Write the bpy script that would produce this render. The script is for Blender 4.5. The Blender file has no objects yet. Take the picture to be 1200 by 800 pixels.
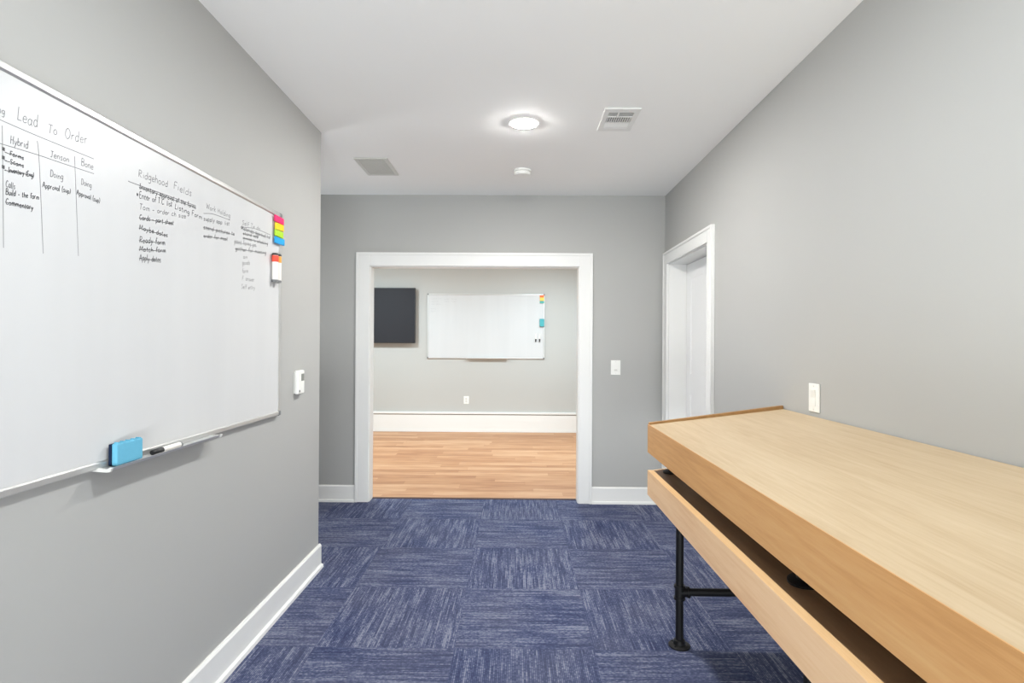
import bpy, bmesh, math, random
from mathutils import Vector, Matrix
random.seed(4)
C = bpy.context.scene.collection
PI = math.pi

# ---------------------------------------------------------------- dimensions (metres)
CAM_H = 1.3317          # camera height
CEIL = 2.574            # ceiling height
YB = 4.775              # wall with the cased opening
YT = 4.89               # its far face
YF = 8.58               # far wall of the room beyond
WL, WR = -1.163, 1.242  # left and right wall planes
DL = 3.368              # end of the left wall
YR = -2.4               # rear wall, behind the camera
TX, TY, TILE = -0.2611, 4.3222, 0.61

# ---------------------------------------------------------------- tuned colours (sRGB)
WALL = (176, 176, 173)
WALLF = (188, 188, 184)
CEILC = (243, 243, 240)
BOARD = ((202, 203, 203), (209, 210, 210))
CARPET = ((38, 47, 82), (55, 65, 100), (85, 93, 122), (133, 136, 153))
OAK = ((146, 96, 64), (178, 131, 94), (196, 152, 115), (208, 173, 139))
MAPLE = ((174, 149, 115), (189, 167, 135), (200, 180, 150))
FASCIA = ((180, 130, 77), (200, 151, 97), (210, 167, 113))
FASCIA2 = ((214, 168, 125), (228, 190, 148), (235, 202, 164))
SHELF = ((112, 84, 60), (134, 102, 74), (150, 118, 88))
L_MAIN = 735
EXPO = 0.12

# ---------------------------------------------------------------- materials
def srgb(r, g, b):
    f = lambda c: (c/255/12.92) if c/255 <= .04045 else ((c/255+.055)/1.055)**2.4
    return (f(r), f(g), f(b), 1)

class N:
    """small node-graph helper"""
    def __init__(s, name):
        s.m = bpy.data.materials.new(name); s.m.use_nodes = True
        s.t = s.m.node_tree; s.b = s.t.nodes['Principled BSDF']
    def n(s, kind, **kw):
        o = s.t.nodes.new(kind)
        for k, v in kw.items(): setattr(o, k, v)
        return o
    def l(s, a, b): s.t.links.new(a, b)
    def put(s, sock, v):
        if isinstance(v, bpy.types.NodeSocket): s.l(v, sock)
        else: sock.default_value = v
    def math(s, op, a, b=0.0, c=0.0):
        o = s.n('ShaderNodeMath', operation=op)
        for i, v in enumerate((a, b, c)): s.put(o.inputs[i], v)
        return o.outputs[0]
    def vec(s, x, y, z):
        o = s.n('ShaderNodeCombineXYZ')
        for i, v in enumerate((x, y, z)): s.put(o.inputs[i], v)
        return o.outputs[0]
    def noise(s, v, scale=1, detail=2, rough=.5, dist=0):
        o = s.n('ShaderNodeTexNoise'); s.l(v, o.inputs['Vector'])
        o.inputs['Scale'].default_value = scale; o.inputs['Detail'].default_value = detail
        o.inputs['Roughness'].default_value = rough; o.inputs['Distortion'].default_value = dist
        return o.outputs['Fac']
    def mix(s, f, a, b, blend='MIX'):
        o = s.n('ShaderNodeMix', data_type='RGBA', blend_type=blend)
        s.put(o.inputs[0], f); s.put(o.inputs[6], a); s.put(o.inputs[7], b)
        return o.outputs[2]
    def ramp(s, f, stops):
        o = s.n('ShaderNodeValToRGB'); s.l(f, o.inputs[0])
        e = o.color_ramp.elements
        while len(e) < len(stops): e.new(.5)
        for i, (p, c) in enumerate(stops): e[i].position = p; e[i].color = c
        return o.outputs[0]
    def pos(s):
        g = s.n('ShaderNodeNewGeometry'); x = s.n('ShaderNodeSeparateXYZ'); s.l(g.outputs['Position'], x.inputs[0])
        return x.outputs
    def obj(s):
        g = s.n('ShaderNodeTexCoord'); x = s.n('ShaderNodeSeparateXYZ'); s.l(g.outputs['Object'], x.inputs[0])
        return x.outputs
    def bump(s, h, strength=.1, dist=.002):
        o = s.n('ShaderNodeBump'); s.l(h, o.inputs['Height'])
        o.inputs['Strength'].default_value = strength; o.inputs['Distance'].default_value = dist
        s.l(o.outputs[0], s.b.inputs['Normal'])
    def set(s, color=None, rough=.5, metal=0, spec=.5):
        if color is not None: s.put(s.b.inputs['Base Color'], color)
        s.put(s.b.inputs['Roughness'], rough); s.b.inputs['Metallic'].default_value = metal
        s.b.inputs['Specular IOR Level'].default_value = spec
        return s.m

def plain(name, col, rough=.5, metal=0, spec=.5, vary=.03, scale=30):
    k = N(name); p = k.obj(); v = k.vec(p[0], p[1], p[2])
    f = k.noise(v, scale, 3)
    dark = tuple(c*(1-vary) for c in col[:3]) + (1,); lite = tuple(min(1, c*(1+vary)) for c in col[:3]) + (1,)
    return k.set(k.mix(f, dark, lite), rough, metal, spec)

def paint(name, col, rough=.6, bump=.05):
    k = N(name); p = k.pos(); v = k.vec(p[0], p[1], p[2])
    f = k.noise(v, 2.0, 2); dark = tuple(c*.985 for c in col[:3]) + (1,); lite = tuple(c*1.015 for c in col[:3]) + (1,)
    k.bump(k.noise(v, 350, 2), bump, .001)
    return k.set(k.mix(f, dark, lite), rough, 0, .3)

M = {}
M['wall'] = paint('grey_wall_paint', srgb(*WALL), .65)
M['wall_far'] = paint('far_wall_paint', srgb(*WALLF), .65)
M['ceiling'] = paint('ceiling_paint', srgb(*CEILC), .8)
M['trim'] = paint('white_trim_paint', srgb(233, 233, 230), .35, .02)
M['door'] = paint('white_door_paint', srgb(248, 248, 247), .4, .02)
M['plastic'] = plain('white_plastic', srgb(238, 238, 233), .35)
M['plastic_shade'] = plain('off_white_plastic', srgb(214, 214, 209), .4)
M['vent'] = plain('vent_enamel', srgb(228, 228, 224), .5)
M['return_vent'] = plain('return_grille_enamel', srgb(205, 205, 198), .5)
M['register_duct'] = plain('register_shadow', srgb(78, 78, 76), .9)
M['duct'] = plain('duct_shadow', srgb(112, 112, 108), .8)
M['alu'] = plain('satin_aluminium', srgb(205, 205, 203), .38, .7)
M['cap_grey'] = plain('grey_corner_plastic', srgb(120, 122, 122), .5)
M['black_iron'] = plain('black_iron_pipe', srgb(13, 13, 14), .5, 0, .3, .15, 60)
M['screen'] = plain('television_screen', srgb(44, 44, 48), .55, 0, .2)
M['bezel'] = plain('television_bezel', srgb(24, 24, 26), .4)
M['lcd'] = plain('grey_display', srgb(126, 128, 122), .35)
M['black'] = plain('black_plastic', srgb(26, 26, 28), .45)
M['white_barrel'] = plain('white_marker_barrel', srgb(240, 236, 230), .35)
M['felt'] = plain('navy_eraser_felt', srgb(28, 42, 66), .95, 0, .1, .2, 300)
M['eraser_blue'] = plain('sky_blue_foam', srgb(104, 176, 204), .75, 0, .2, .05, 120)
M['eraser_teal'] = plain('teal_foam', srgb(84, 170, 176), .75, 0, .2, .05, 120)
M['ink'] = plain('dry_marker_ink', srgb(124, 125, 127), .7, 0, .2, .3, 60)
M['ink_dark'] = plain('dark_dry_marker_ink', srgb(92, 93, 95), .7, 0, .2, .3, 60)
M['ink_pale'] = plain('pale_dry_marker_ink', srgb(196, 197, 198), .7, 0, .2, .1, 60)
M['threshold'] = plain('dark_threshold', srgb(74, 46, 34), .6, 0, .4, .2, 40)
M['seam'] = plain('shadow_seam', srgb(150, 148, 144), .8)
for nm, c in dict(pink=(244, 40, 110), yellow=(252, 206, 24), lime=(170, 214, 40), blue=(22, 160, 226),
                  orange=(240, 110, 50), gold=(246, 206, 84), teal=(80, 168, 158), red=(232, 82, 62), tan=(240, 168, 80)).items():
    M[nm] = plain(nm + '_tab_plastic', srgb(*c), .45, 0, .4, .06, 80)

def whiteboard_mat():
    k = N('whiteboard_enamel'); p = k.obj(); v = k.vec(k.math('MULTIPLY', p[0], 9), p[1], k.math('MULTIPLY', p[2], .8))
    f = k.noise(v, 1, 2)
    return k.set(k.mix(f, srgb(*BOARD[0]), srgb(*BOARD[1])), .36, 0, .3)
M['board'] = whiteboard_mat()

def carpet():
    k = N('carpet_tiles'); p = k.pos()
    sx = k.math('DIVIDE', k.math('SUBTRACT', p[0], TX), TILE); sy = k.math('DIVIDE', k.math('SUBTRACT', p[1], TY), TILE)
    ix, iy = k.math('FLOOR', sx), k.math('FLOOR', sy)
    par = k.math('FLOORED_MODULO', k.math('ADD', ix, iy), 2)          # 0: yarn runs along Y, 1: along X
    mixf = lambda a, b: k.math('ADD', k.math('MULTIPLY', a, k.math('SUBTRACT', 1, par)), k.math('MULTIPLY', b, par))
    ac, al = mixf(p[0], p[1]), mixf(p[1], p[0])
    idz = k.math('ADD', k.math('MULTIPLY', ix, 7.31), k.math('MULTIPLY', iy, 3.77))
    PITCH = .0078
    rid = k.math('FLOOR', k.math('DIVIDE', ac, PITCH))
    fr = k.math('MULTIPLY', k.math('ABSOLUTE', k.math('SUBTRACT', k.math('FRACT', k.math('DIVIDE', ac, PITCH)), .5)), 2)
    yarn = k.noise(k.vec(k.math('MULTIPLY', rid, 3.17), k.math('MULTIPLY', al, 5), idz), 1, 1, .5)
    fine = k.noise(k.vec(k.math('MULTIPLY', rid, 7.7), k.math('MULTIPLY', al, 70), idz), 1, 1, .6)
    band = k.noise(k.vec(k.math('MULTIPLY', ac, 26), k.math('MULTIPLY', al, 2.2), idz), 1, 2, .6)
    cloud = k.noise(k.vec(p[0], p[1], idz), 5, 2)
    f = k.math('ADD', k.math('MULTIPLY', yarn, .48), k.math('MULTIPLY', fine, .44))
    f = k.math('ADD', f, k.math('MULTIPLY', band, .36))
    f = k.math('ADD', f, k.math('MULTIPLY', cloud, .16))
    f = k.math('SUBTRACT', f, k.math('MULTIPLY', k.math('POWER', fr, 3), .20))
    f = k.math('SUBTRACT', f, .18)
    col = k.ramp(f, [(.33, srgb(*CARPET[0])), (.45, srgb(*CARPET[1])), (.55, srgb(*CARPET[2])), (.67, srgb(*CARPET[3]))])
    hue = k.noise(k.vec(p[0], p[1], k.math('ADD', idz, 9)), 3, 1)
    col = k.mix(k.math('MULTIPLY', hue, .30), col, srgb(124, 122, 128))
    ex = k.math('ABSOLUTE', k.math('SUBTRACT', k.math('FRACT', sx), .5)); ey = k.math('ABSOLUTE', k.math('SUBTRACT', k.math('FRACT', sy), .5))
    seam = k.math('GREATER_THAN', k.math('MAXIMUM', ex, ey), .4965)
    col = k.mix(k.math('MULTIPLY', seam, .22), col, srgb(60, 66, 98))
    k.bump(k.math('ADD', yarn, fine), .5, .003)
    return k.set(col, .95, 0, .1)
M['carpet'] = carpet()

def planks():
    k = N('oak_laminate_planks'); p = k.pos(); H = .125
    r = k.math('FLOOR', k.math('DIVIDE', p[1], H))
    wn = k.n('ShaderNodeTexWhiteNoise', noise_dimensions='1D'); k.l(r, wn.inputs['W'])
    xo = k.math('DIVIDE', k.math('ADD', p[0], k.math('MULTIPLY', wn.outputs[0], 5)), 1.15)
    c = k.math('FLOOR', xo)
    w2 = k.n('ShaderNodeTexWhiteNoise', noise_dimensions='2D'); k.l(k.vec(r, c, 0), w2.inputs['Vector'])
    tone = w2.outputs[0]
    grain = k.noise(k.vec(k.math('MULTIPLY', p[0], 2.2), k.math('MULTIPLY', p[1], 26), k.math('MULTIPLY', tone, 40)), 1, 4, .6, .6)
    knots = k.noise(k.vec(k.math('MULTIPLY', p[0], 3), k.math('MULTIPLY', p[1], 9), k.math('MULTIPLY', tone, 9)), 1, 2)
    f = k.math('ADD', k.math('MULTIPLY', grain, .62), k.math('MULTIPLY', tone, .22))
    f = k.math('ADD', f, k.math('MULTIPLY', knots, .2))
    col = k.ramp(f, [(.28, srgb(*OAK[0])), (.46, srgb(*OAK[1])), (.62, srgb(*OAK[2])), (.80, srgb(*OAK[3]))])
    fy = k.math('ABSOLUTE', k.math('SUBTRACT', k.math('FRACT', k.math('DIVIDE', p[1], H)), .5))
    fx = k.math('ABSOLUTE', k.math('SUBTRACT', k.math('FRACT', xo), .5))
    gap = k.math('MAXIMUM', k.math('GREATER_THAN', fy, .485), k.math('GREATER_THAN', fx, .4985))
    col = k.mix(k.math('MULTIPLY', gap, .35), col, srgb(150, 100, 66))
    return k.set(col, .5, 0, .25)
M['planks'] = planks()

def plywood(name, stops, ka=34, kl=2.2, rough=.45):
    k = N(name); p = k.obj()
    v = k.vec(k.math('MULTIPLY', p[0], ka), k.math('MULTIPLY', p[1], kl), k.math('MULTIPLY', p[2], ka))
    g = k.noise(v, 1, 4, .62, .8)
    g2 = k.noise(k.vec(k.math('MULTIPLY', p[0], ka*5), k.math('MULTIPLY', p[1], kl*4), k.math('MULTIPLY', p[2], ka*5)), 1, 2)
    big = k.noise(k.vec(k.math('MULTIPLY', p[0], 5), k.math('MULTIPLY', p[1], .9), k.math('MULTIPLY', p[2], 5)), 1, 2)
    f = k.math('ADD', k.math('ADD', k.math('MULTIPLY', g, .5), k.math('MULTIPLY', g2, .22)), k.math('MULTIPLY', big, .32))
    return k.set(k.ramp(f, stops), rough, 0, .3)
def ply(name, dark, mid, lite, **kw):
    return plywood(name, [(.30, srgb(*dark)), (.52, srgb(*mid)), (.74, srgb(*lite))], **kw)
M['maple'] = ply('maple_plywood_top', *MAPLE)
M['fascia'] = ply('maple_plywood_fascia', *FASCIA)
M['fascia_low'] = ply('maple_plywood_lower_front', *FASCIA2)
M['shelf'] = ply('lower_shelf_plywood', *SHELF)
M['edge'] = ply('plywood_edge', (214, 168, 116), (232, 190, 138), (240, 204, 156), ka=200)
M['lip'] = ply('stained_end_lip', (150, 112, 70), (166, 127, 82), (178, 139, 93))

def glow(name, col, strength):
    k = N(name); k.b.inputs['Emission Color'].default_value = col; k.b.inputs['Emission Strength'].default_value = strength
    return k.set((.9, .9, .9, 1), .6)

# ---------------------------------------------------------------- mesh helpers
class MB:
    def __init__(s): s.bm = bmesh.new()
    def box(s, x0, x1, y0, y1, z0, z1):
        m = Matrix.Translation(((x0+x1)/2, (y0+y1)/2, (z0+z1)/2)) @ Matrix.Diagonal((abs(x1-x0), abs(y1-y0), abs(z1-z0), 1))
        bmesh.ops.create_cube(s.bm, size=1, matrix=m); return s
    def prism(s, pts, axis, a, b):
        """closed polygon pts swept along axis 'x','y' or 'z' from a to b"""
        def P(u, v, t): return {'x': (t, u, v), 'y': (u, t, v), 'z': (u, v, t)}[axis]
        A = [s.bm.verts.new(P(u, v, a)) for u, v in pts]; B = [s.bm.verts.new(P(u, v, b)) for u, v in pts]
        n = len(pts)
        for i in range(n): s.bm.faces.new((A[i], A[(i+1) % n], B[(i+1) % n], B[i]))
        s.bm.faces.new(A[::-1]); s.bm.faces.new(B)
        return s
    def tube(s, p0, p1, r0, r1=None, seg=24):
        r1 = r0 if r1 is None else r1
        p0, p1 = Vector(p0), Vector(p1); d = p1-p0
        q = d.to_track_quat('Z', 'Y').to_matrix().to_4x4()
        bmesh.ops.create_cone(s.bm, cap_ends=True, segments=seg, radius1=r0, radius2=r1, depth=d.length,
                              matrix=Matrix.Translation((p0+p1)/2) @ q); return s
    def lathe(s, prof, seg=40, mat=Matrix()):
        """profile of (radius, height) about local Z; ends closed"""
        rings = []
        for r, z in prof:
            rings.append([s.bm.verts.new(mat @ Vector((r*math.cos(2*PI*i/seg), r*math.sin(2*PI*i/seg), z))) for i in range(seg)])
        for a, b in zip(rings, rings[1:]):
            for i in range(seg): s.bm.faces.new((a[i], a[(i+1) % seg], b[(i+1) % seg], b[i]))
        s.bm.faces.new(rings[0][::-1]); s.bm.faces.new(rings[-1]); return s
    def ring(s, r0, r1, z0, z1, seg=48):
        v = lambda r, z: [s.bm.verts.new((r*math.cos(2*PI*i/seg), r*math.sin(2*PI*i/seg), z)) for i in range(seg)]
        R = [v(r0, z0), v(r1, z0), v(r1, z1), v(r0, z1)]
        for k in range(4):
            a, b = R[k], R[(k+1) % 4]
            for i in range(seg): s.bm.faces.new((a[i], a[(i+1) % seg], b[(i+1) % seg], b[i]))
        return s
    def build(s, name, mat, parent=None, bevel=0, smooth=False, off=(0, 0, 0)):
        me = bpy.data.meshes.new(name)
        bmesh.ops.translate(s.bm, verts=s.bm.verts, vec=[-c for c in off])
        bmesh.ops.recalc_face_normals(s.bm, faces=s.bm.faces)
        s.bm.to_mesh(me); s.bm.free(); me.materials.append(mat)
        o = bpy.data.objects.new(name, me); C.objects.link(o)
        if parent is not None: o.parent = parent
        else: o.location = off
        if bevel:
            b = o.modifiers.new('bevel', 'BEVEL'); b.width = bevel; b.segments = 3; b.limit_method = 'ANGLE'; b.angle_limit = .6
            smooth = True
        if smooth:
            for f in me.polygons: f.use_smooth = True
            e = o.modifiers.new('wn', 'WEIGHTED_NORMAL') if bevel else None
            if not bevel:
                bm = bmesh.new(); bm.from_mesh(me)
                for ed in bm.edges:
                    if len(ed.link_faces) == 2 and ed.calc_face_angle() > .7: ed.smooth = False
                bm.to_mesh(me); bm.free()
        return o

def empty(name, loc=(0, 0, 0), rz=0):
    o = bpy.data.objects.new(name, None); C.objects.link(o); o.empty_display_size = .1
    o.location = loc; o.rotation_euler = (0, 0, rz); return o
def tag(o, label, cat, group=None):
    o['label'] = label; o['category'] = cat
    if group: o['group'] = group
    return o
def struct(o, label=None):
    o['kind'] = 'structure'
    if label: o['label'] = label
    return o

# ================================================================ THE SETTING
S = lambda mb, name, mat, label=None, **k: struct(mb.build(name, mat, **k), label)
XL2, XR2 = -3.6, 1.75            # side walls of the room beyond
S(MB().box(-3.3, WR+.4, YR-.15, 4.872, -.1, 0), 'floor', M['carpet'], 'blue carpet tile floor laid quarter-turned')
S(MB().box(XL2-.15, XR2+.15, 4.905, YF+.15, -.1, 0), 'floor_far_room', M['planks'], 'oak plank floor of the room beyond the opening')
S(MB().box(-1.26, .56, 4.872, 4.905, -.1, .004), 'trim_threshold', M['threshold'], 'dark threshold strip between carpet and wood floor')
S(MB().box(-3.3, WR+.4, YR-.15, YT, CEIL, CEIL+.1), 'ceiling', M['ceiling'], 'flat white ceiling')
S(MB().box(XL2-.15, XR2+.15, YT, YF+.15, CEIL, CEIL+.1), 'ceiling_far_room', M['ceiling'])
# left wall ends at a corner and turns away into a side hall
S(MB().prism([(WL, YR), (WL, DL), (-3.0, DL), (-3.0, DL-.14), (WL-.14, DL-.14), (WL-.14, YR)], 'z', 0, CEIL), 'wall_left', M['wall'], 'grey wall behind the large whiteboard, ending at a corner')
S(MB().box(-3.15, -3.0, DL-.14, YT, 0, CEIL), 'wall_hall', M['wall'])
S(MB().box(WL-.14, WR+.4, YR-.15, YR, 0, CEIL), 'wall_rear', M['wall'])
# wall with the cased opening
OX0, OX1, OZ = -1.235, .532, 1.982
S(MB().box(-3.0, OX0, YB, YT, 0, CEIL).box(OX1, WR+.2, YB, YT, 0, CEIL).box(OX0, OX1, YB, YT, OZ, CEIL), 'wall_back', M['wall'], 'grey wall pierced by the wide cased opening')
# right wall with a recessed door
DY0, DY1, DZ = 3.665, 4.655, 1.995
S(MB().box(WR, WR+.16, YR, DY0, 0, CEIL).box(WR, WR+.16, DY1, YB, 0, CEIL).box(WR, WR+.16, DY0, DY1, DZ, CEIL)
  .box(WR+.26, WR+.3, DY0-.2, DY1+.1, 0, CEIL), 'wall_right', M['wall'], 'light grey wall behind the wooden display table')
# room beyond
S(MB().box(XL2, XR2, YF, YF+.15, 0, CEIL), 'wall_far', M['wall_far'], 'grey far wall seen through the opening')
S(MB().box(XL2-.15, XL2, YT, YF, 0, CEIL), 'wall_far_left', M['wall_far'])
S(MB().box(XR2, XR2+.15, YT, YF, 0, CEIL), 'wall_far_right', M['wall_far'])

# casings
def casing_profile_boxes(mb, x0, x1, w, top, yface, t=.02):
    """flat casing with a stepped outer bead round an opening in an X-Z wall"""
    for (a, b) in ((x0-w, x0+.006), (x1-.006, x1+w)): mb.box(a, b, yface-t, yface, 0, top+w)
    mb.box(x0+.006, x1-.006, yface-t, yface, top-.006, top+w)
    # raised outer bead
    mb.box(x0-w, x0-w+.022, yface-t-.007, yface-t, 0, top+w); mb.box(x1+w-.022, x1+w, yface-t-.007, yface-t, 0, top+w)
    mb.box(x0-w+.022, x1+w-.022, yface-t-.007, yface-t, top+w-.022, top+w)
    return mb
t1 = casing_profile_boxes(MB(), OX0, OX1, .106, OZ, YB)
S(t1, 'trim_1', M['trim'], 'wide white casing round the opening to the far room', bevel=.003)
j = MB().box(OX0, OX0+.012, YB, YT, 0, OZ).box(OX1-.012, OX1, YB, YT, 0, OZ).box(OX0+.012, OX1-.012, YB, YT, OZ-.012, OZ)
S(j, 'trim_2', M['trim'], 'white jamb lining of the wide opening')

# door in the right wall: casing, jamb lining and a recessed two-panel leaf
d = empty('door_1', (WR, (DY0+DY1)/2, 0)); struct(d, 'white two-panel door recessed in the right wall'); do = (WR, (DY0+DY1)/2, 0)
cw = .092
mb = MB()
mb.box(WR-.02, WR, DY0-cw, DY0+.006, 0, DZ+cw).box(WR-.02, WR, DY1-.006, DY1+cw, 0, DZ+cw).box(WR-.02, WR, DY0+.006, DY1-.006, DZ-.006, DZ+cw)
mb.box(WR-.027, WR-.02, DY0-cw, DY0-cw+.02, 0, DZ+cw).box(WR-.027, WR-.02, DY1+cw-.02, DY1+cw, 0, DZ+cw).box(WR-.027, WR-.02, DY0-cw+.02, DY1+cw-.02, DZ+cw-.02, DZ+cw)
mb.build('door_casing', M['trim'], d, bevel=.003, off=do)
mb = MB().box(WR, WR+.2, DY0, DY0+.014, 0, DZ).box(WR, WR+.2, DY1-.014, DY1, 0, DZ).box(WR, WR+.2, DY0+.014, DY1-.014, DZ-.014, DZ)
mb.build('door_jamb', M['trim'], d, off=do)
LX = WR+.142
lf = MB(); a, b = DY0+.017, DY1-.017; zb, zt = .012, DZ-.018
st = .115
lf.box(LX, LX+.038, a, a+st, zb, zt).box(LX, LX+.038, b-st, b, zb, zt)
for z0, z1 in ((zb, zb+.22), (.93, 1.10), (zt-.12, zt)): lf.box(LX, LX+.038, a+st, b-st, z0, z1)
lf.box(LX+.003, LX+.03, a+st, b-st, zb+.22, .93).box(LX+.003, LX+.03, a+st, b-st, 1.10, zt-.12)
leaf = lf.build('door_leaf', M['door'], d, off=do)
kn = MB(); kn.lathe([(.026, 0), (.026, .006), (.011, .008), (.011, .03), (.024, .038), (.028, .05), (.02, .06), (.004, .062)], 24,
   Matrix.Translation((LX-do[0], a+.06-do[1], .95)) @ Matrix.Rotation(-PI/2, 4, 'Y'))
kn.build('door_knob', M['alu'], d, smooth=True)

# baseboards: board, eased top, shoe moulding
def base_x(x0, x1, y, side=-1):      # runs along X in front of a wall at y
    return MB().prism([(y, 0), (y, .138), (y+side*.007, .138), (y+side*.014, .128), (y+side*.014, .022), (y+side*.026, .016), (y+side*.028, 0)], 'x', x0, x1)
def base_y(y0, y1, x, side):
    return MB().prism([(x, 0), (x, .138), (x+side*.007, .138), (x+side*.014, .128), (x+side*.014, .022), (x+side*.026, .016), (x+side*.028, 0)], 'y', y0, y1)
S(base_x(-3.0, OX0-.107, YB), 'baseboard_back', M['trim'], 'white baseboard left of the wide opening')
S(base_x(OX1+.107, WR-.03, YB), 'baseboard_back_right', M['trim'], 'white baseboard right of the wide opening')
mb = base_y(YR, DL+.014, WL, 1)
mb.box(-3.0, WL, DL, DL+.014, 0, .136)
S(mb, 'baseboard_left', M['trim'], 'white baseboard under the large whiteboard')
S(base_y(YR, DY0-cw-.003, WR, -1), 'baseboard_right', M['trim'])
# far room: tall white base with a cap ledge
S(MB().box(XL2, XR2, YF-.018, YF, .02, .256).box(XL2, XR2, YF-.024, YF, 0, .03), 'baseboard_far', M['trim'], 'tall white base panel along the far wall')
S(MB().box(XL2, XR2, YF-.03, YF, .268, .298), 'trim_far_ledge', M['trim'], 'thin white ledge capping the far base panel', bevel=.004)
S(MB().box(XL2, XR2, YF-.008, YF, .256, .268), 'trim_far_seam', M['seam'])

# ================================================================ CEILING FITTINGS
def downlight(x, y, label, strength, r=.07):
    t = empty('recessed_downlight', (x, y, CEIL)); tag(t, label, 'ceiling light', 'recessed downlights')
    MB().ring(r, r+.014, -.006, 0).build('trim_ring', M['plastic'], t, smooth=True)
    MB().lathe([(r, -.001), (r, -.0069), (r*.93, -.0095), (r*.75, -.0112), (r*.3, -.012)], 40).build('diffuser', glow('led_diffuser', (1, .985, .96, 1), strength), t, smooth=True)
    return t
downlight(.037, 3.205, 'round glowing downlight in the white ceiling, between the two vents', L_MAIN)

def return_grille():
    x0, x1, y0, y1 = -1.10, -.872, 3.812, 4.197
    t = empty('return_air_grille', ((x0+x1)/2, (y0+y1)/2, CEIL)); o = tuple(t.location)
    tag(t, 'square-mesh return air grille on the ceiling, left of the glowing light', 'vent')
    z0, z1 = CEIL-.009, CEIL; w = .026
    f = MB().box(x0, x1, y0, y0+w, z0, z1).box(x0, x1, y1-w, y1, z0, z1).box(x0, x0+w, y0+w, y1-w, z0, z1).box(x1-w, x1, y0+w, y1-w, z0, z1)
    f.build('frame', M['return_vent'], t, bevel=.003, off=o)
    g = MB(); n = 13
    for i in range(1, n): x = x0+w+(x1-x0-2*w)*i/n; g.box(x-.0018, x+.0018, y0+w, y1-w, z0+.001, z1)
    m = 24
    for i in range(1, m): y = y0+w+(y1-y0-2*w)*i/m; g.box(x0+w, x1-w, y-.0018, y+.0018, z0+.0012, z1)
    g.build('mesh_grid', M['return_vent'], t, off=o)
    MB().box(x0+w, x1-w, y0+w, y1-w, CEIL-.002, CEIL-.0005).build('backing', M['duct'], t, off=o)
return_grille()

def supply_register():
    x0, x1, y0, y1 = .462, .652, 2.99, 3.30
    t = empty('supply_air_register', ((x0+x1)/2, (y0+y1)/2, CEIL)); o = tuple(t.location)
    tag(t, 'white slatted supply air register on the ceiling, right of the glowing light', 'vent')
    z0, z1 = CEIL-.010, CEIL
    a0, a1, b0, b1 = x0+.028, x1-.028, y0+.045, y1-.045
    f = MB().box(x0, x1, y0, b0, z0, z1).box(x0, x1, b1, y1, z0, z1).box(x0, a0, b0, b1, z0, z1).box(a1, x1, b0, b1, z0, z1)
    s1, s2 = b0+.062, b0+.150
    f.box(a0, a1, s1-.005, s1+.005, z0, z1).box(a0, a1, s2-.005, s2+.005, z0, z1)
    f.build('frame', M['vent'], t, bevel=.002, off=o)
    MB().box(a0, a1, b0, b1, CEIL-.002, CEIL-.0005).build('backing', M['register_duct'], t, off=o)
    def slat_x(y, lean):
        return MB().prism([(y-.006, z0+.001), (y-.004, z0+.001), (y-.004+lean, z1-.002), (y-.006+lean, z1-.002)], 'x', a0, a1)
    for i in range(4): slat_x(b0+.013+i*.0135, .006).build('slat', M['vent'], t, off=o)
    for i in range(11):
        x = a0+(a1-a0)*(i+.5)/11
        MB().box(x-.0027, x+.0027, s1+.005, s2-.005, z0+.001, z1-.002).build('slat', M['vent'], t, off=o)
    for i in range(6): slat_x(s2+.012+i*.0105, -.012).build('slat', M['vent'], t, off=o)
    MB().box((a0+a1)/2-.02, (a0+a1)/2-.012, b0+.004, b0+.056, z0-.001, z0+.003).build('damper_lever', M['vent'], t, off=o)
supply_register()

t = tag(empty('smoke_detector', (.037, 4.085, CEIL)), 'small round white smoke detector on the ceiling near the back wall', 'smoke detector')
MB().lathe([(.064, 0), (.064, -.010), (.060, -.012)], 40).build('base', M['plastic'], t, smooth=True)
MB().lathe([(.054, -.010), (.054, -.016)], 40).build('vent_gap', M['plastic_shade'], t, smooth=True)
MB().lathe([(.060, -.016), (.061, -.026), (.054, -.036), (.03, -.039), (.01, -.039)], 40).build('cover', M['plastic'], t, smooth=True)

# ================================================================ WALL PLATES
def plate(name, loc, rz, label, cat, kind, w=.074, h=.118, group=None):
    """front faces local -Y"""
    t = tag(empty(name, loc, rz), label, cat, group)
    MB().box(-w/2, w/2, -.006, 0, -h/2, h/2).build('cover_plate', M['plastic'], t, bevel=.003)
    if kind == 'rocker':
        MB().prism([(-.006, -.034), (-.009, -.034), (-.0075, 0), (-.012, .034), (-.006, .034)], 'x', -.0165, .0165).build('rocker', M['plastic'], t)
    if kind == 'sensor':
        MB().box(-.0165, .0165, -.009, -.006, -.034, .034).build('rocker', M['plastic'], t, bevel=.001)
        MB().box(-.013, .013, -.0105, -.009, -.028, -.014).build('sensor_button', M['plastic_shade'], t, bevel=.001)
    if kind == 'outlet':
        for s in (-1, 1):
            MB().lathe([(.0165, 0), (.0165, .003), (.015, .0035)], 24, Matrix.Translation((0, -.006, s*.0195)) @ Matrix.Rotation(PI/2, 4, 'X')).build('socket', M['plastic_shade'], t, smooth=True)
    for s in (-1, 1):
        MB().tube((0, -.0055, s*.048), (0, -.0072, s*.048), .003, seg=12).build('screw', M['plastic_shade'], t, smooth=True)
    return t
plate('light_switch', (.834, YB, 1.136), 0, 'white wall switch plate on the back wall, right of the opening', 'switch', 'sensor', .080, .122)
plate('light_switch', (WR, 2.374, 1.114), -PI/2, 'white rocker switch plate on the right wall above the table', 'switch', 'rocker', .084, .118)
plate('wall_outlet', (-.743, YF, .478), 0, 'white outlet plate low on the far wall under the whiteboard', 'outlet', 'outlet', .078, .116)

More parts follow.
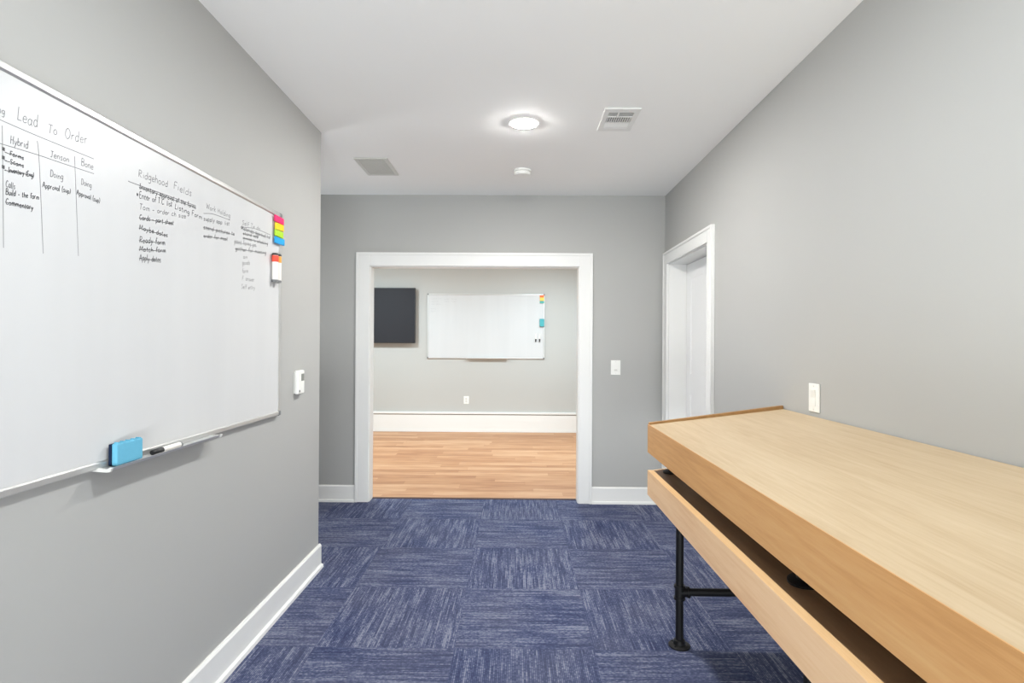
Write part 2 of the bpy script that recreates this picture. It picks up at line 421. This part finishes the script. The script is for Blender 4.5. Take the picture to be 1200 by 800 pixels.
# thermostat on the left wall
t = tag(empty('remote', (WL, 3.018, 1.121), PI/2), 'white wall thermostat with grey display at the end of the left wall', 'remote')  # a remote control held in a wall cradle
MB().box(-.046, .046, -.006, 0, -.06, .056).build('wall_cradle', M['plastic_shade'], t, bevel=.003)
MB().box(-.043, .043, -.026, -.005, -.062, .062).build('body', M['plastic'], t, bevel=.006)
MB().box(-.004, .034, -.0275, -.0255, .006, .044).build('display', M['lcd'], t, bevel=.001)
MB().tube((-.028, -.0255, -.046), (-.028, -.0285, -.046), .006, seg=16).build('button', M['cap_grey'], t, smooth=True)

# ================================================================ HANDWRITING (stroke alphabet, cap height 1, x-height .55)
G = {
'a': (.5, [[(.42,.45),(.25,.55),(.06,.4),(.06,.12),(.22,0),(.4,.18)], [(.44,.55),(.42,.15),(.5,0)]]),
'b': (.5, [[(.06,1),(.06,0)], [(.06,.35),(.25,.55),(.44,.35),(.38,.05),(.2,0),(.06,.1)]]),
'c': (.45, [[(.42,.45),(.25,.55),(.06,.35),(.1,.05),(.28,0),(.43,.1)]]),
'd': (.5, [[(.42,.42),(.25,.55),(.06,.35),(.1,.05),(.25,0),(.42,.15)], [(.44,1),(.43,0)]]),
'e': (.47, [[(.06,.28),(.42,.32),(.36,.5),(.22,.55),(.06,.35),(.1,.06),(.28,0),(.45,.1)]]),
'f': (.38, [[(.4,.9),(.28,1),(.18,.85),(.17,0)], [(.02,.52),(.36,.55)]]),
'g': (.5, [[(.42,.45),(.25,.55),(.06,.38),(.1,.1),(.25,.05),(.42,.22)], [(.45,.55),(.43,-.2),(.28,-.38),(.08,-.3)]]),
'h': (.5, [[(.07,1),(.06,0)], [(.06,.35),(.25,.55),(.42,.42),(.43,0)]]),
'i': (.18, [[(.09,.52),(.09,0)], [(.09,.75),(.1,.78)]]),
'j': (.25, [[(.18,.52),(.17,-.2),(.02,-.35)], [(.18,.75),(.19,.78)]]),
'k': (.45, [[(.06,1),(.06,0)], [(.4,.55),(.07,.25),(.42,0)]]),
'l': (.2, [[(.09,1),(.09,.1),(.18,0)]]),
'm': (.75, [[(.06,.52),(.06,0)], [(.06,.38),(.22,.55),(.36,.4),(.36,0)], [(.36,.38),(.52,.55),(.66,.4),(.68,0)]]),
'n': (.5, [[(.06,.52),(.06,0)], [(.06,.35),(.25,.55),(.42,.4),(.43,0)]]),
'o': (.5, [[(.25,.55),(.06,.38),(.08,.1),(.25,0),(.43,.15),(.42,.42),(.25,.55)]]),
'p': (.5, [[(.06,.52),(.06,-.38)], [(.06,.4),(.25,.55),(.44,.38),(.38,.06),(.2,0),(.06,.12)]]),
'q': (.5, [[(.42,.45),(.25,.55),(.06,.35),(.2,0),(.42,.2)], [(.43,.55),(.43,-.38)]]),
'r': (.4, [[(.06,.52),(.06,0)], [(.06,.32),(.2,.52),(.36,.5)]]),
's': (.42, [[(.38,.48),(.22,.55),(.08,.42),(.34,.18),(.28,0),(.05,.06)]]),
't': (.36, [[(.16,.85),(.15,.1),(.32,0)], [(.02,.56),(.33,.58)]]),
'u': (.5, [[(.06,.54),(.07,.1),(.22,0),(.42,.2)], [(.43,.54),(.44,0)]]),
'v': (.42, [[(.03,.54),(.2,0),(.4,.54)]]),
'w': (.62, [[(.03,.54),(.15,0),(.3,.4),(.44,0),(.58,.54)]]),
'x': (.42, [[(.04,.54),(.38,0)], [(.38,.54),(.04,0)]]),
'y': (.46, [[(.04,.54),(.22,.05)], [(.44,.54),(.2,-.1),(.04,-.38)]]),
'z': (.42, [[(.05,.52),(.38,.52),(.05,0),(.4,.02)]]),
'A': (.65, [[(.03,0),(.3,1),(.58,0)], [(.13,.38),(.48,.38)]]),
'B': (.6, [[(.08,1),(.07,0)], [(.07,1),(.42,.95),(.44,.6),(.08,.54),(.5,.45),(.5,.08),(.07,0)]]),
'C': (.6, [[(.52,.82),(.3,1),(.06,.6),(.1,.15),(.32,0),(.55,.15)]]),
'D': (.62, [[(.08,1),(.07,0)], [(.05,1),(.42,.92),(.56,.5),(.42,.08),(.05,0)]]),
'E': (.52, [[(.46,1),(.08,.98),(.07,0),(.48,.02)], [(.08,.52),(.4,.54)]]),
'F': (.5, [[(.48,1),(.08,.97),(.07,0)], [(.08,.52),(.38,.54)]]),
'H': (.6, [[(.08,1),(.07,0)], [(.5,1),(.5,0)], [(.07,.5),(.5,.52)]]),
'I': (.3, [[(.15,1),(.14,0)], [(.02,1),(.28,1)], [(.02,0),(.28,0)]]),
'J': (.5, [[(.3,1),(.3,.2),(.16,0),(.03,.14)], [(.06,1),(.5,1)]]),
'L': (.5, [[(.1,1),(.07,.1),(.12,0),(.46,.03)]]),
'M': (.75, [[(.06,0),(.1,1),(.34,.3),(.6,1),(.66,0)]]),
'O': (.68, [[(.34,1),(.1,.8),(.06,.3),(.3,0),(.58,.25),(.58,.75),(.34,1),(.2,.95)]]),
'R': (.6, [[(.08,1),(.07,0)], [(.05,1),(.44,.92),(.42,.58),(.08,.5),(.5,0)]]),
'S': (.52, [[(.46,.88),(.25,1),(.08,.76),(.42,.35),(.3,0),(.05,.12)]]),
'T': (.58, [[(.02,1),(.55,1)], [(.28,1),(.26,0)]]),
'W': (.85, [[(.03,1),(.2,0),(.4,.8),(.58,0),(.8,1)]]),
'-': (.45, [[(.05,.32),(.38,.34)]]), '.': (.18, [[(.07,.02),(.1,.04)]]), '*': (.4, [[(.1,.3),(.24,.34),(.2,.2),(.1,.3),(.24,.24)]]),
'(': (.3, [[(.24,1.05),(.08,.5),(.22,-.15)]]), ')': (.3, [[(.06,1.05),(.22,.5),(.05,-.15)]]), ' ': (.36, []),
}
def smooth_line(p, k=4):
    if len(p) < 3: return p
    q = [p[0]] + p + [p[-1]]; out = []
    for i in range(1, len(q)-2):
        for s in range(k):
            t = s/k; r = []
            for d_ in range(2):
                a, b, c, e = q[i-1][d_], q[i][d_], q[i+1][d_], q[i+2][d_]
                r.append(.5*(2*b+(c-a)*t+(2*a-5*b+4*c-e)*t*t+(3*b-a-3*c+e)*t**3))
            out.append(tuple(r))
    return out + [p[-1]]
def stroke(bm, pts, w, y):
    """flat ink ribbon in the local X-Z plane at depth y, front to -Y"""
    n = len(pts)
    if n < 2: return
    L = []
    for i, (x, z) in enumerate(pts):
        a = pts[max(i-1, 0)]; b = pts[min(i+1, n-1)]
        dx, dz = b[0]-a[0], b[1]-a[1]; l = math.hypot(dx, dz) or 1
        nx, nz = -dz/l*w/2, dx/l*w/2
        L.append((bm.verts.new((x+nx, y, z+nz)), bm.verts.new((x-nx, y, z-nz))))
    for a, b in zip(L, L[1:]): bm.faces.new((a[0], a[1], b[1], b[0]))
def write(mb, text, x0, z0, x1, z1, h, w, strike, y):
    adv = sum(G[c][0] for c in text)+.10*(len(text)-1); sx = (x1-x0)/adv; u = 0
    at = lambda u_, v_: (x0+u_*sx, z0+(z1-z0)*u_/adv+v_*h)
    for c in text:
        jx, jz, sc = random.uniform(-.02, .02), random.uniform(-.05, .05), random.uniform(.9, 1.1)
        for line in G[c][1]: stroke(mb.bm, [at(u+a+jx+.08*b, b*sc+jz) for a, b in smooth_line(line)], w, y)
        u += G[c][0]+.10
    if strike:
        stroke(mb.bm, [at(adv*k/6-.1, .28+random.uniform(-.05, .05)) for k in range(7)], w*.8, y-.0002)

INK = [
('ng', 0.251, 0.856, 0.268, 0.857, 0.017, 0, 0),
('Lead', 0.299, 0.858, 0.355, 0.86, 0.029, 0, 0),
('To', 0.385, 0.861, 0.413, 0.863, 0.022, 0, 0),
('Order', 0.437, 0.867, 0.512, 0.876, 0.026, 0, 0),
('Hybrid', 0.282, 0.797, 0.329, 0.802, 0.019, 0, 0),
('Jenson', 0.393, 0.803, 0.452, 0.809, 0.016, 0, 0),
('Bone', 0.492, 0.813, 0.535, 0.814, 0.018, 0, 0),
('- Forms', 0.269, 0.77, 0.318, 0.772, 0.011, 1, 1),
('- Scans', 0.269, 0.751, 0.318, 0.754, 0.011, 1, 1),
('- Inventory (Eng)', 0.269, 0.73, 0.346, 0.739, 0.011, 1, 1),
('Calls', 0.272, 0.696, 0.296, 0.697, 0.015, 0, 0),
('Build - the form', 0.272, 0.679, 0.361, 0.69, 0.013, 1, 0),
('Commentary', 0.272, 0.658, 0.345, 0.661, 0.013, 1, 1),
('Doing', 0.393, 0.755, 0.433, 0.758, 0.016, 0, 0),
('Approval (sup)', 0.371, 0.723, 0.458, 0.73, 0.013, 1, 0),
('Doing', 0.493, 0.763, 0.529, 0.764, 0.016, 0, 0),
('Approval (sup)', 0.478, 0.733, 0.561, 0.731, 0.013, 1, 0),
('Ridgehood', 0.719, 0.85, 0.864, 0.859, 0.023, 0, 0),
('Fields', 0.896, 0.862, 1.002, 0.864, 0.023, 0, 0),
('Inventory approval of the forms', 0.724, 0.815, 1.029, 0.825, 0.016, 1, 1),
('Enter of T.C. list', 0.724, 0.787, 0.888, 0.8, 0.018, 1, 0),
('* Listing Form', 0.878, 0.798, 1.069, 0.797, 0.017, 1, 0),
('Tom - order ch size', 0.725, 0.753, 0.967, 0.778, 0.016, 0, 0),
('Cards - part sheet', 0.725, 0.722, 0.898, 0.74, 0.016, 1, 1),
('Maybe dates', 0.725, 0.691, 0.866, 0.694, 0.015, 1, 1),
('Ready form', 0.726, 0.652, 0.853, 0.666, 0.018, 1, 1),
('Match form', 0.726, 0.626, 0.857, 0.642, 0.016, 1, 1),
('Apply dates', 0.727, 0.598, 0.831, 0.607, 0.018, 1, 1),
('Work Holding', 1.097, 0.844, 1.273, 0.848, 0.019, 0, 0),
('supply app. list', 1.08, 0.796, 1.267, 0.816, 0.016, 1, 0),
('stand pictures to', 1.08, 0.765, 1.309, 0.783, 0.016, 1, 1),
('order for meet', 1.081, 0.734, 1.254, 0.753, 0.015, 1, 1),
('Self Te do', 1.373, 0.842, 1.54, 0.85, 0.018, 0, 0),
('Materials approval list', 1.366, 0.819, 1.647, 0.831, 0.018, 1, 1),
('stand app', 1.381, 0.801, 1.524, 0.813, 0.014, 1, 1),
('invoices to scheduling', 1.381, 0.783, 1.62, 0.799, 0.014, 1, 1),
('paint forms pm.', 1.309, 0.752, 1.508, 0.768, 0.021, 0, 1),
('gather for meeting', 1.317, 0.726, 1.603, 0.753, 0.017, 1, 1),
('on', 1.383, 0.701, 1.421, 0.706, 0.017, 0, 0),
('goods', 1.376, 0.675, 1.444, 0.684, 0.017, 0, 0),
('form', 1.376, 0.639, 1.429, 0.646, 0.018, 0, 0),
('F. answer', 1.377, 0.61, 1.486, 0.615, 0.018, 0, 0),
('Self entry', 1.37, 0.574, 1.494, 0.582, 0.018, 0, 0),
]
RULES = [[(0.251, 0.841), (0.355, 0.841), (0.537, 0.845)], [(0.252, 0.788), (0.355, 0.796), (0.422, 0.799), (0.538, 0.805)], [(0.262, 0.83), (0.265, 0.711), (0.268, 0.559)], [(0.355, 0.829), (0.361, 0.78), (0.375, 0.563)], [(0.47, 0.83), (0.475, 0.75), (0.486, 0.574)], [(0.674, 0.824), (0.724, 0.825), (1.029, 0.837)], [(1.08, 0.821), (1.15, 0.834), (1.273, 0.838)], [(1.358, 0.828), (1.49, 0.848), (1.647, 0.851)]]

# ================================================================ WHITEBOARDS (local frame: X right, Z up, front to -Y, wall at Y=0)
BW, BH = 1.762, .972
def whiteboard(loc, rz, label, tray):
    t = tag(empty('whiteboard', loc, rz), label, 'whiteboard', 'wall whiteboards'); f = .02
    MB().box(.012, BW-.012, -.016, 0, .012, BH-.012).build('writing_surface', M['board'], t)
    # frame rails with a rounded section
    prof = [(0, 0), (-.019, 0), (-.022, .003), (-.022, f-.004), (-.018, f), (0, f)]
    r = MB().prism([(y, z) for y, z in prof], 'x', 0, BW).prism([(y, BH-z) for y, z in prof], 'x', 0, BW)
    r.prism([(z, y) for y, z in prof], 'z', f, BH-f); r.prism([(BW-z, y) for y, z in prof], 'z', f, BH-f)
    r.build('frame', M['alu'], t)
    for cx, cz in ((0, 0), (BW, 0), (0, BH), (BW, BH)):
        sx, sz = (1 if cx == 0 else -1), (1 if cz == 0 else -1)
        MB().box(cx-sx*.002, cx+sx*.02, -.0245, 0, cz-sz*.002, cz+sz*.02).build('corner_cap', M['cap_grey'], t, bevel=.004)
    a, b = tray
    pr = [(-.002, .006), (-.002, -.002), (-.048, -.005), (-.055, -.004), (-.058, .004), (-.056, .0045), (-.053, -.001), (-.048, -.0015), (-.022, .0015)]
    g = MB().prism(pr, 'x', a, b).build('tray', M['alu'], t)
    for x, s in ((a, -1), (b, 1)):
        MB().prism([(-.002, .006), (-.002, -.004), (-.048, -.007), (-.057, -.006), (-.060, .004), (-.055, .006), (-.048, .001)], 'x', x, x+s*.008).build('tray_end_cap', M['plastic_shade'], g)
    return t
wb = whiteboard((WL, .997, .980), PI/2, 'large whiteboard full of handwritten lists on the left wall', (.560, 1.135))
YI = -.0163
for i, (tx, xa, za, xb, zb_, h, bold, st_) in enumerate(INK):
    mb = MB(); near = xa < .6
    write(mb, tx, xa, za, xb, zb_, h, (.0017 if near else .0021) if not bold else (.0019 if near else .0023), st_, YI)
    mb.build('handwritten_line', M['ink_dark' if bold else 'ink'], wb)
for cx, cz in ((.262, .775), (.262, .756), (.262, .735), (.712, .791)):
    mb = MB(); stroke(mb.bm, [(cx, cz+.004), (cx+.007, cz+.004)], .008, YI); mb.build('bullet_mark', M['ink_dark'], wb)
for line in RULES:
    mb = MB(); stroke(mb.bm, smooth_line([tuple(q) for q in line], 6), .0016 if line[0][0] < .6 else .0022, YI+.0001)
    mb.build('ruled_line', M['ink'], wb)

FX, FZ = -1.336, 1.103
wb2 = whiteboard((FX, YF, FZ), 0, 'clean whiteboard on the far wall of the room beyond', (.60, 1.20))
for tx, xa, za, xb, h in (('Lead list', .06, .89, .21, .018), ('order', .25, .885, .33, .018), ('forms', .36, .885, .44, .018), ('calls', .06, .85, .16, .015), ('app. dates', .06, .81, .2, .015),
                          ('stand', .25, .85, .32, .015), ('meet', .36, .85, .43, .015), ('entry', .05, .74, .13, .015), ('Self', .05, .70, .12, .015)):
    mb = MB(); write(mb, tx, xa, za, xb, za, h, .004, 0, YI)
    mb.build('handwritten_line', M['ink_pale'], wb2)

# things on the boards
def bpt(b, x, y, z):
    return Matrix.Translation(b.location) @ Matrix.Rotation(b.rotation_euler.z, 4, 'Z') @ Vector((x, y, z))
def flat_tab(b, x, z, w, h, mat, label, group, tilt=0.0, name='sticky_tab', dep=.008):
    o = MB().box(-w/2, w/2, -dep, 0, -h/2, h/2).build(name, mat, None, bevel=.003)
    o.location = bpt(b, x, -.0225, z); o.rotation_euler = (0, tilt, b.rotation_euler.z)
    return tag(o, label, 'tab', group)
for i, (c, w, dx) in enumerate((('pink', .098, 0), ('yellow', .092, .003), ('lime', .09, -.001), ('blue', .106, .006))):
    place = ('topmost', 'second from the top', 'third from the top', 'lowest')[i]
    flat_tab(wb, 1.719+dx, .936-i*.0335, w, .031, M[c], '%s tab at the corner of the handwritten whiteboard, %s of four' % (c, place), 'coloured tabs on the handwritten whiteboard', random.uniform(-.06, .06))
for i, (c, h) in enumerate((('orange', .038), ('gold', .05), ('teal', .034))):
    flat_tab(wb2, 1.722, (.942, .897, .852)[i], .066, h, M[c], '%s tab at the top right corner of the far whiteboard' % {'gold': 'yellow'}.get(c, c), 'coloured tabs on the far whiteboard')

def marker(loc, direction, label, cap, cap_len=.05, L=.135, r=.0085, band=None, group=None, tipdark=True):
    """dry-erase marker lying from loc (cap end) along direction"""
    t = tag(empty('dry_erase_marker', loc), label, 'marker', group)
    q = Vector(direction).to_track_quat('Z', 'Y').to_matrix().to_4x4()
    MB().lathe([(r*.75, 0), (r*.95, .002), (r*1.02, cap_len*.5), (r*1.05, cap_len)], 20, q).build('cap', cap, t, smooth=True)
    MB().lathe([(r*.98, cap_len), (r, cap_len+.004), (r, L-.012), (r*.8, L-.006), (r*.78, L)], 20, q).build('barrel', M['white_barrel'], t, smooth=True)
    if band: MB().lathe([(r*1.01, cap_len+.001), (r*1.03, cap_len+.002), (r*1.03, cap_len+.03), (r*1.01, cap_len+.031)], 20, q).build('label_band', band, t, smooth=True)
    if tipdark: MB().lathe([(r*1.01, L-.012), (r*1.01, L-.003), (r*.6, L+.001)], 20, q).build('end_plug', M['cap_grey'], t, smooth=True)
    return t
# two markers held upright beside the right edge of the near board
for i, (band, lab) in enumerate((('red', 'upright dry-erase marker with a red band, nearer the handwriting on the board'), ('tan', 'upright dry-erase marker with an orange band, by the right edge of the board'))):
    marker(bpt(wb, 1.664+i*.034, -.0325, .768), (0, 0, -1), lab, M['black'], .010, .136, .0145, M[band], 'upright markers on the handwritten whiteboard')
# two on the far board, dark caps down
for i, x in enumerate((1.632, 1.688)):
    marker(bpt(wb2, x, -.0275, .255), (0.02+.03*i, 0, 1), ('slim marker with a black cap hanging on the far whiteboard, left of the pair', 'slim marker with a black cap hanging on the far whiteboard, right of the pair')[i],
           M['black'], .045, .125, .0095, None, 'markers hanging on the far whiteboard', False)
# marker in the tray
marker(bpt(wb, .757, -.040, .0078), (0, 1, 0), 'white marker with a black cap lying in the whiteboard tray', M['black'], .050, .155, .0085)

# erasers
def eraser(name, b, x, y, z, w, h, mat, label, notch=True):
    t = tag(empty(name, bpt(b, x, y, z), b.rotation_euler.z), label, 'eraser')
    m = MB().box(-w/2, w/2, -.016, 0, 0, h)
    m.build('foam_grip', mat, t, bevel=.004)
    if notch:
        for i in range(5):
            u = -w/2+w*(i+.5)/5
            MB().tube((u, -.015, h-.0005), (u, -.002, h-.0005), .004, seg=12).build('ridge', mat, t, smooth=True)
    MB().box(-w/2-.001, w/2+.001, 0, .008, .001, h-.001).build('felt_pad', M['felt'], t, bevel=.002)
    return t
eraser('board_eraser', wb, .648, -.0315, .0018, .112, .062, M['eraser_blue'], 'sky blue board eraser standing in the tray of the handwritten whiteboard')
eraser('board_eraser', wb2, 1.722, -.0315, .485, .068, .116, M['eraser_teal'], 'teal board eraser stuck on the right edge of the far whiteboard', False)

# ================================================================ TELEVISION in the far room
t = tag(empty('television', (-2.24, YF, 1.328)), 'black flat television on the far wall, partly behind the opening casing', 'television'); tw, th = 1.467, .825
MB().box(-tw/2, tw/2, -.095, -.055, 0, th).build('housing', M['bezel'], t, bevel=.004)
MB().box(-tw/2+.010, tw/2-.010, -.0965, -.094, .016, th-.010).build('screen', M['screen'], t)
MB().box(-.25, .25, -.057, -.002, .25, .6).build('wall_bracket', M['black'], t)

# ================================================================ TILTED WOODEN DISPLAY TABLE
X0, X1, Y0, Y1 = .6155, 1.236, .14, 2.660
SL = .1245                                   # slope of both tops, rising to the wall
tb = tag(empty('display_table', (.93, 1.4, 0)), 'long maple plywood table with sloped top and lower shelf on black pipe legs', 'table'); to = (.93, 1.4, 0)
B_ = lambda mb, name, mat, parent=tb, **k: mb.build(name, mat, parent, off=to, **k)
zt_ = lambda x: .9595+SL*(x-X0)              # upper surface
zs_ = lambda x: .7445+SL*(x-X0)              # lower surface
e = .003
B_(MB().prism([(X0+e, zt_(X0+e)-.022), (X1, zt_(X1)-.022), (X1, zt_(X1)), (X0+e, zt_(X0+e)-.0003)], 'y', Y0+.019, Y1-.019), 'tabletop', M['maple'])
B_(MB().box(X0, X0+e, Y0, Y1, .8305, .9605), 'front_fascia', M['fascia'])
for a, b in ((Y1-.019, Y1), (Y0, Y0+.019)):
    B_(MB().prism([(X0+e, .8305), (X1, .90), (X1, zt_(X1)+.016), (X0+e, .9605+.0085)][:4], 'y', a, b), 'end_lip', M['lip'], bevel=.001)
B_(MB().box(X1-.02, X1, Y0+.019, Y1-.019, .90, zt_(X1)-.0225), 'back_rail', M['fascia'])
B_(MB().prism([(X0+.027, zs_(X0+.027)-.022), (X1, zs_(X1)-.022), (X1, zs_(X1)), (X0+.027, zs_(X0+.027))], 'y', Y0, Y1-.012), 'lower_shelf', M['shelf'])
B_(MB().box(X0, X0+.027, Y0, Y1, .634, .7465), 'shelf_front', M['fascia_low'])
B_(MB().prism([(X0+.0008, .7464), (X0+.0265, .7464), (X0+.0265, .7472), (X0+.0008, .7472)], 'y', Y0+.001, Y1-.001), 'shelf_edge', M['edge'])
for a, b in ((Y1-.012, Y1), (Y0-.012, Y0)):
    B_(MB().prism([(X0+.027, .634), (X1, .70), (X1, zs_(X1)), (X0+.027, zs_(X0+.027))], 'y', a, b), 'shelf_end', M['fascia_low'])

def flange(mb, x, y, z, up=1, tilt=0.0):
    m = Matrix.Translation((x, y, z)) @ Matrix.Rotation(-math.atan(tilt), 4, 'Y') @ Matrix.Diagonal((1, 1, up, 1))
    mb.lathe([(.047, 0), (.047, .006), (.040, .009), (.026, .011), (.024, .028), (.0175, .030)], 32, m)
def screws(mb, x, y, z, r=.035):
    for k in range(4):
        a = PI/4+k*PI/2; mb.tube((x+r*math.cos(a), y+r*math.sin(a), z), (x+r*math.cos(a), y+r*math.sin(a), z+.012), .005, seg=10)
RP = .0168
for yl in (2.53, 1.41, .30):
    xl = .73; top = zs_(xl)-.022
    lg = B_(MB().tube((xl, yl, .005), (xl, yl, top-.002), RP), 'leg', M['black_iron'], smooth=True)
    f = MB(); flange(f, xl, yl, 0); screws(f, xl, yl, 0); f.build('foot_flange', M['black_iron'], lg, smooth=True, off=to)
    f = MB(); flange(f, xl, yl, top, -1, SL); f.build('top_flange', M['black_iron'], lg, smooth=True, off=to)
    T = MB().tube((xl, yl, .212), (xl, yl, .262), .0205).tube((xl, yl, .206), (xl, yl, .217), .0245).tube((xl, yl, .257), (xl, yl, .268), .0245)
    T.tube((xl, yl, .237), (xl+.040, yl, .237), .0205).tube((xl+.033, yl, .237), (xl+.043, yl, .237), .0245)
    T.build('tee_fitting', M['black_iron'], lg, smooth=True, off=to)
    cb = B_(MB().tube((.765, yl, .237), (1.216, yl, .237), RP), 'crossbar', M['black_iron'], smooth=True)
    f = MB(); f.lathe([(.047, 0), (.047, .006), (.026, .011), (.024, .028), (.0175, .030)], 32, Matrix.Translation((WR-.002, yl, .237)) @ Matrix.Rotation(-PI/2, 4, 'Y'))
    f.build('wall_flange', M['black_iron'], cb, smooth=True, off=to)
for yl in (2.58, 1.395, .30):
    for xl in (.715, 1.15):
        ps = B_(MB().tube((xl, yl, zs_(xl)), (xl, yl, zt_(xl)-.0225), RP), 'shelf_post', M['black_iron'], smooth=True)
        f = MB(); flange(f, xl, yl, zs_(xl), 1, SL); f.build('post_flange', M['black_iron'], ps, smooth=True, off=to)

# ================================================================ CAMERA
r_ = Vector((0.9999575106492602, 0.007074194959281983, 0.005910385927563206))
d_ = Vector((0.005884874238339724, 0.003621702006918786, -0.9999761254798897))
f_ = Vector((-0.007095431722847683, 0.9999684190214465, 0.0035799173754790673))
cam = bpy.data.cameras.new('camera'); co = bpy.data.objects.new('camera', cam); C.objects.link(co)
cam.sensor_fit = 'HORIZONTAL'; cam.sensor_width = 36; cam.lens = 20.0358; cam.clip_start = .02
m = Matrix((r_, -d_, -f_)).transposed().to_4x4(); m.translation = (0, 0, CAM_H); co.matrix_world = m
bpy.context.scene.camera = co

# ================================================================ LIGHT
def area(name, loc, rot, size, power, col=(1, .98, .95), shape='DISK', sy=None):
    l = bpy.data.lights.new(name, 'AREA'); l.energy = power; l.shape = shape; l.size = size; l.color = col
    if sy: l.size_y = sy
    o = bpy.data.objects.new(name, l); C.objects.link(o); o.location = loc; o.rotation_euler = rot; return o
def point(name, loc, power, r, col=(1, .98, .95)):
    l = bpy.data.lights.new(name, 'POINT'); l.energy = power; l.shadow_soft_size = r; l.color = col
    o = bpy.data.objects.new(name, l); C.objects.link(o); o.location = loc; return o
# the row of recessed downlights goes on behind the camera
COOL = (.93, .97, 1)
FC = (.78, .92, 1)
area('downlight_lamp', (.037, 1.2, CEIL-.012), (0, 0, 0), .16, 21, COOL)
for x in (-2.2, .6):
    area('far_ceiling_fill', (x, 6.9, CEIL-.012), (0, 0, 0), .3, 66, FC)  # unseen ceiling lamps added to light the far room
# unseen fill lamps added behind the camera, in far room and side hall
area('rear_fill', (0, YR+.06, .5), (PI/2+.5, 0, 0), 2.0, 210, COOL, 'RECTANGLE', .8)  # added fill tilted up from the rear wall, no window there
area('ceiling_fill', (0, -.7, 1.3), (PI, 0, 0), .9, 3, COOL)  # added lamp facing up to brighten the ceiling
area('far_fill', (-2.6, 5.6, 1.2), (PI, 0, 0), .6, 31, FC)  # added upward fill, hidden left of the opening
area('hall_fill', (-2.3, 4.05, 1.0), (PI, 0, 0), .5, 9, COOL)  # added upward fill, hidden behind the left wall

w = bpy.data.worlds.new('world'); bpy.context.scene.world = w; w.use_nodes = True
w.node_tree.nodes['Background'].inputs[0].default_value = (.8, .85, .9, 1); w.node_tree.nodes['Background'].inputs[1].default_value = .3
sc = bpy.context.scene
sc.view_settings.view_transform = 'Standard'; sc.view_settings.look = 'None'; sc.view_settings.exposure = EXPO
sc.cycles.max_bounces = 12; sc.cycles.diffuse_bounces = 8; sc.cycles.use_denoising = True
sc.cycles.sample_clamp_indirect = 6
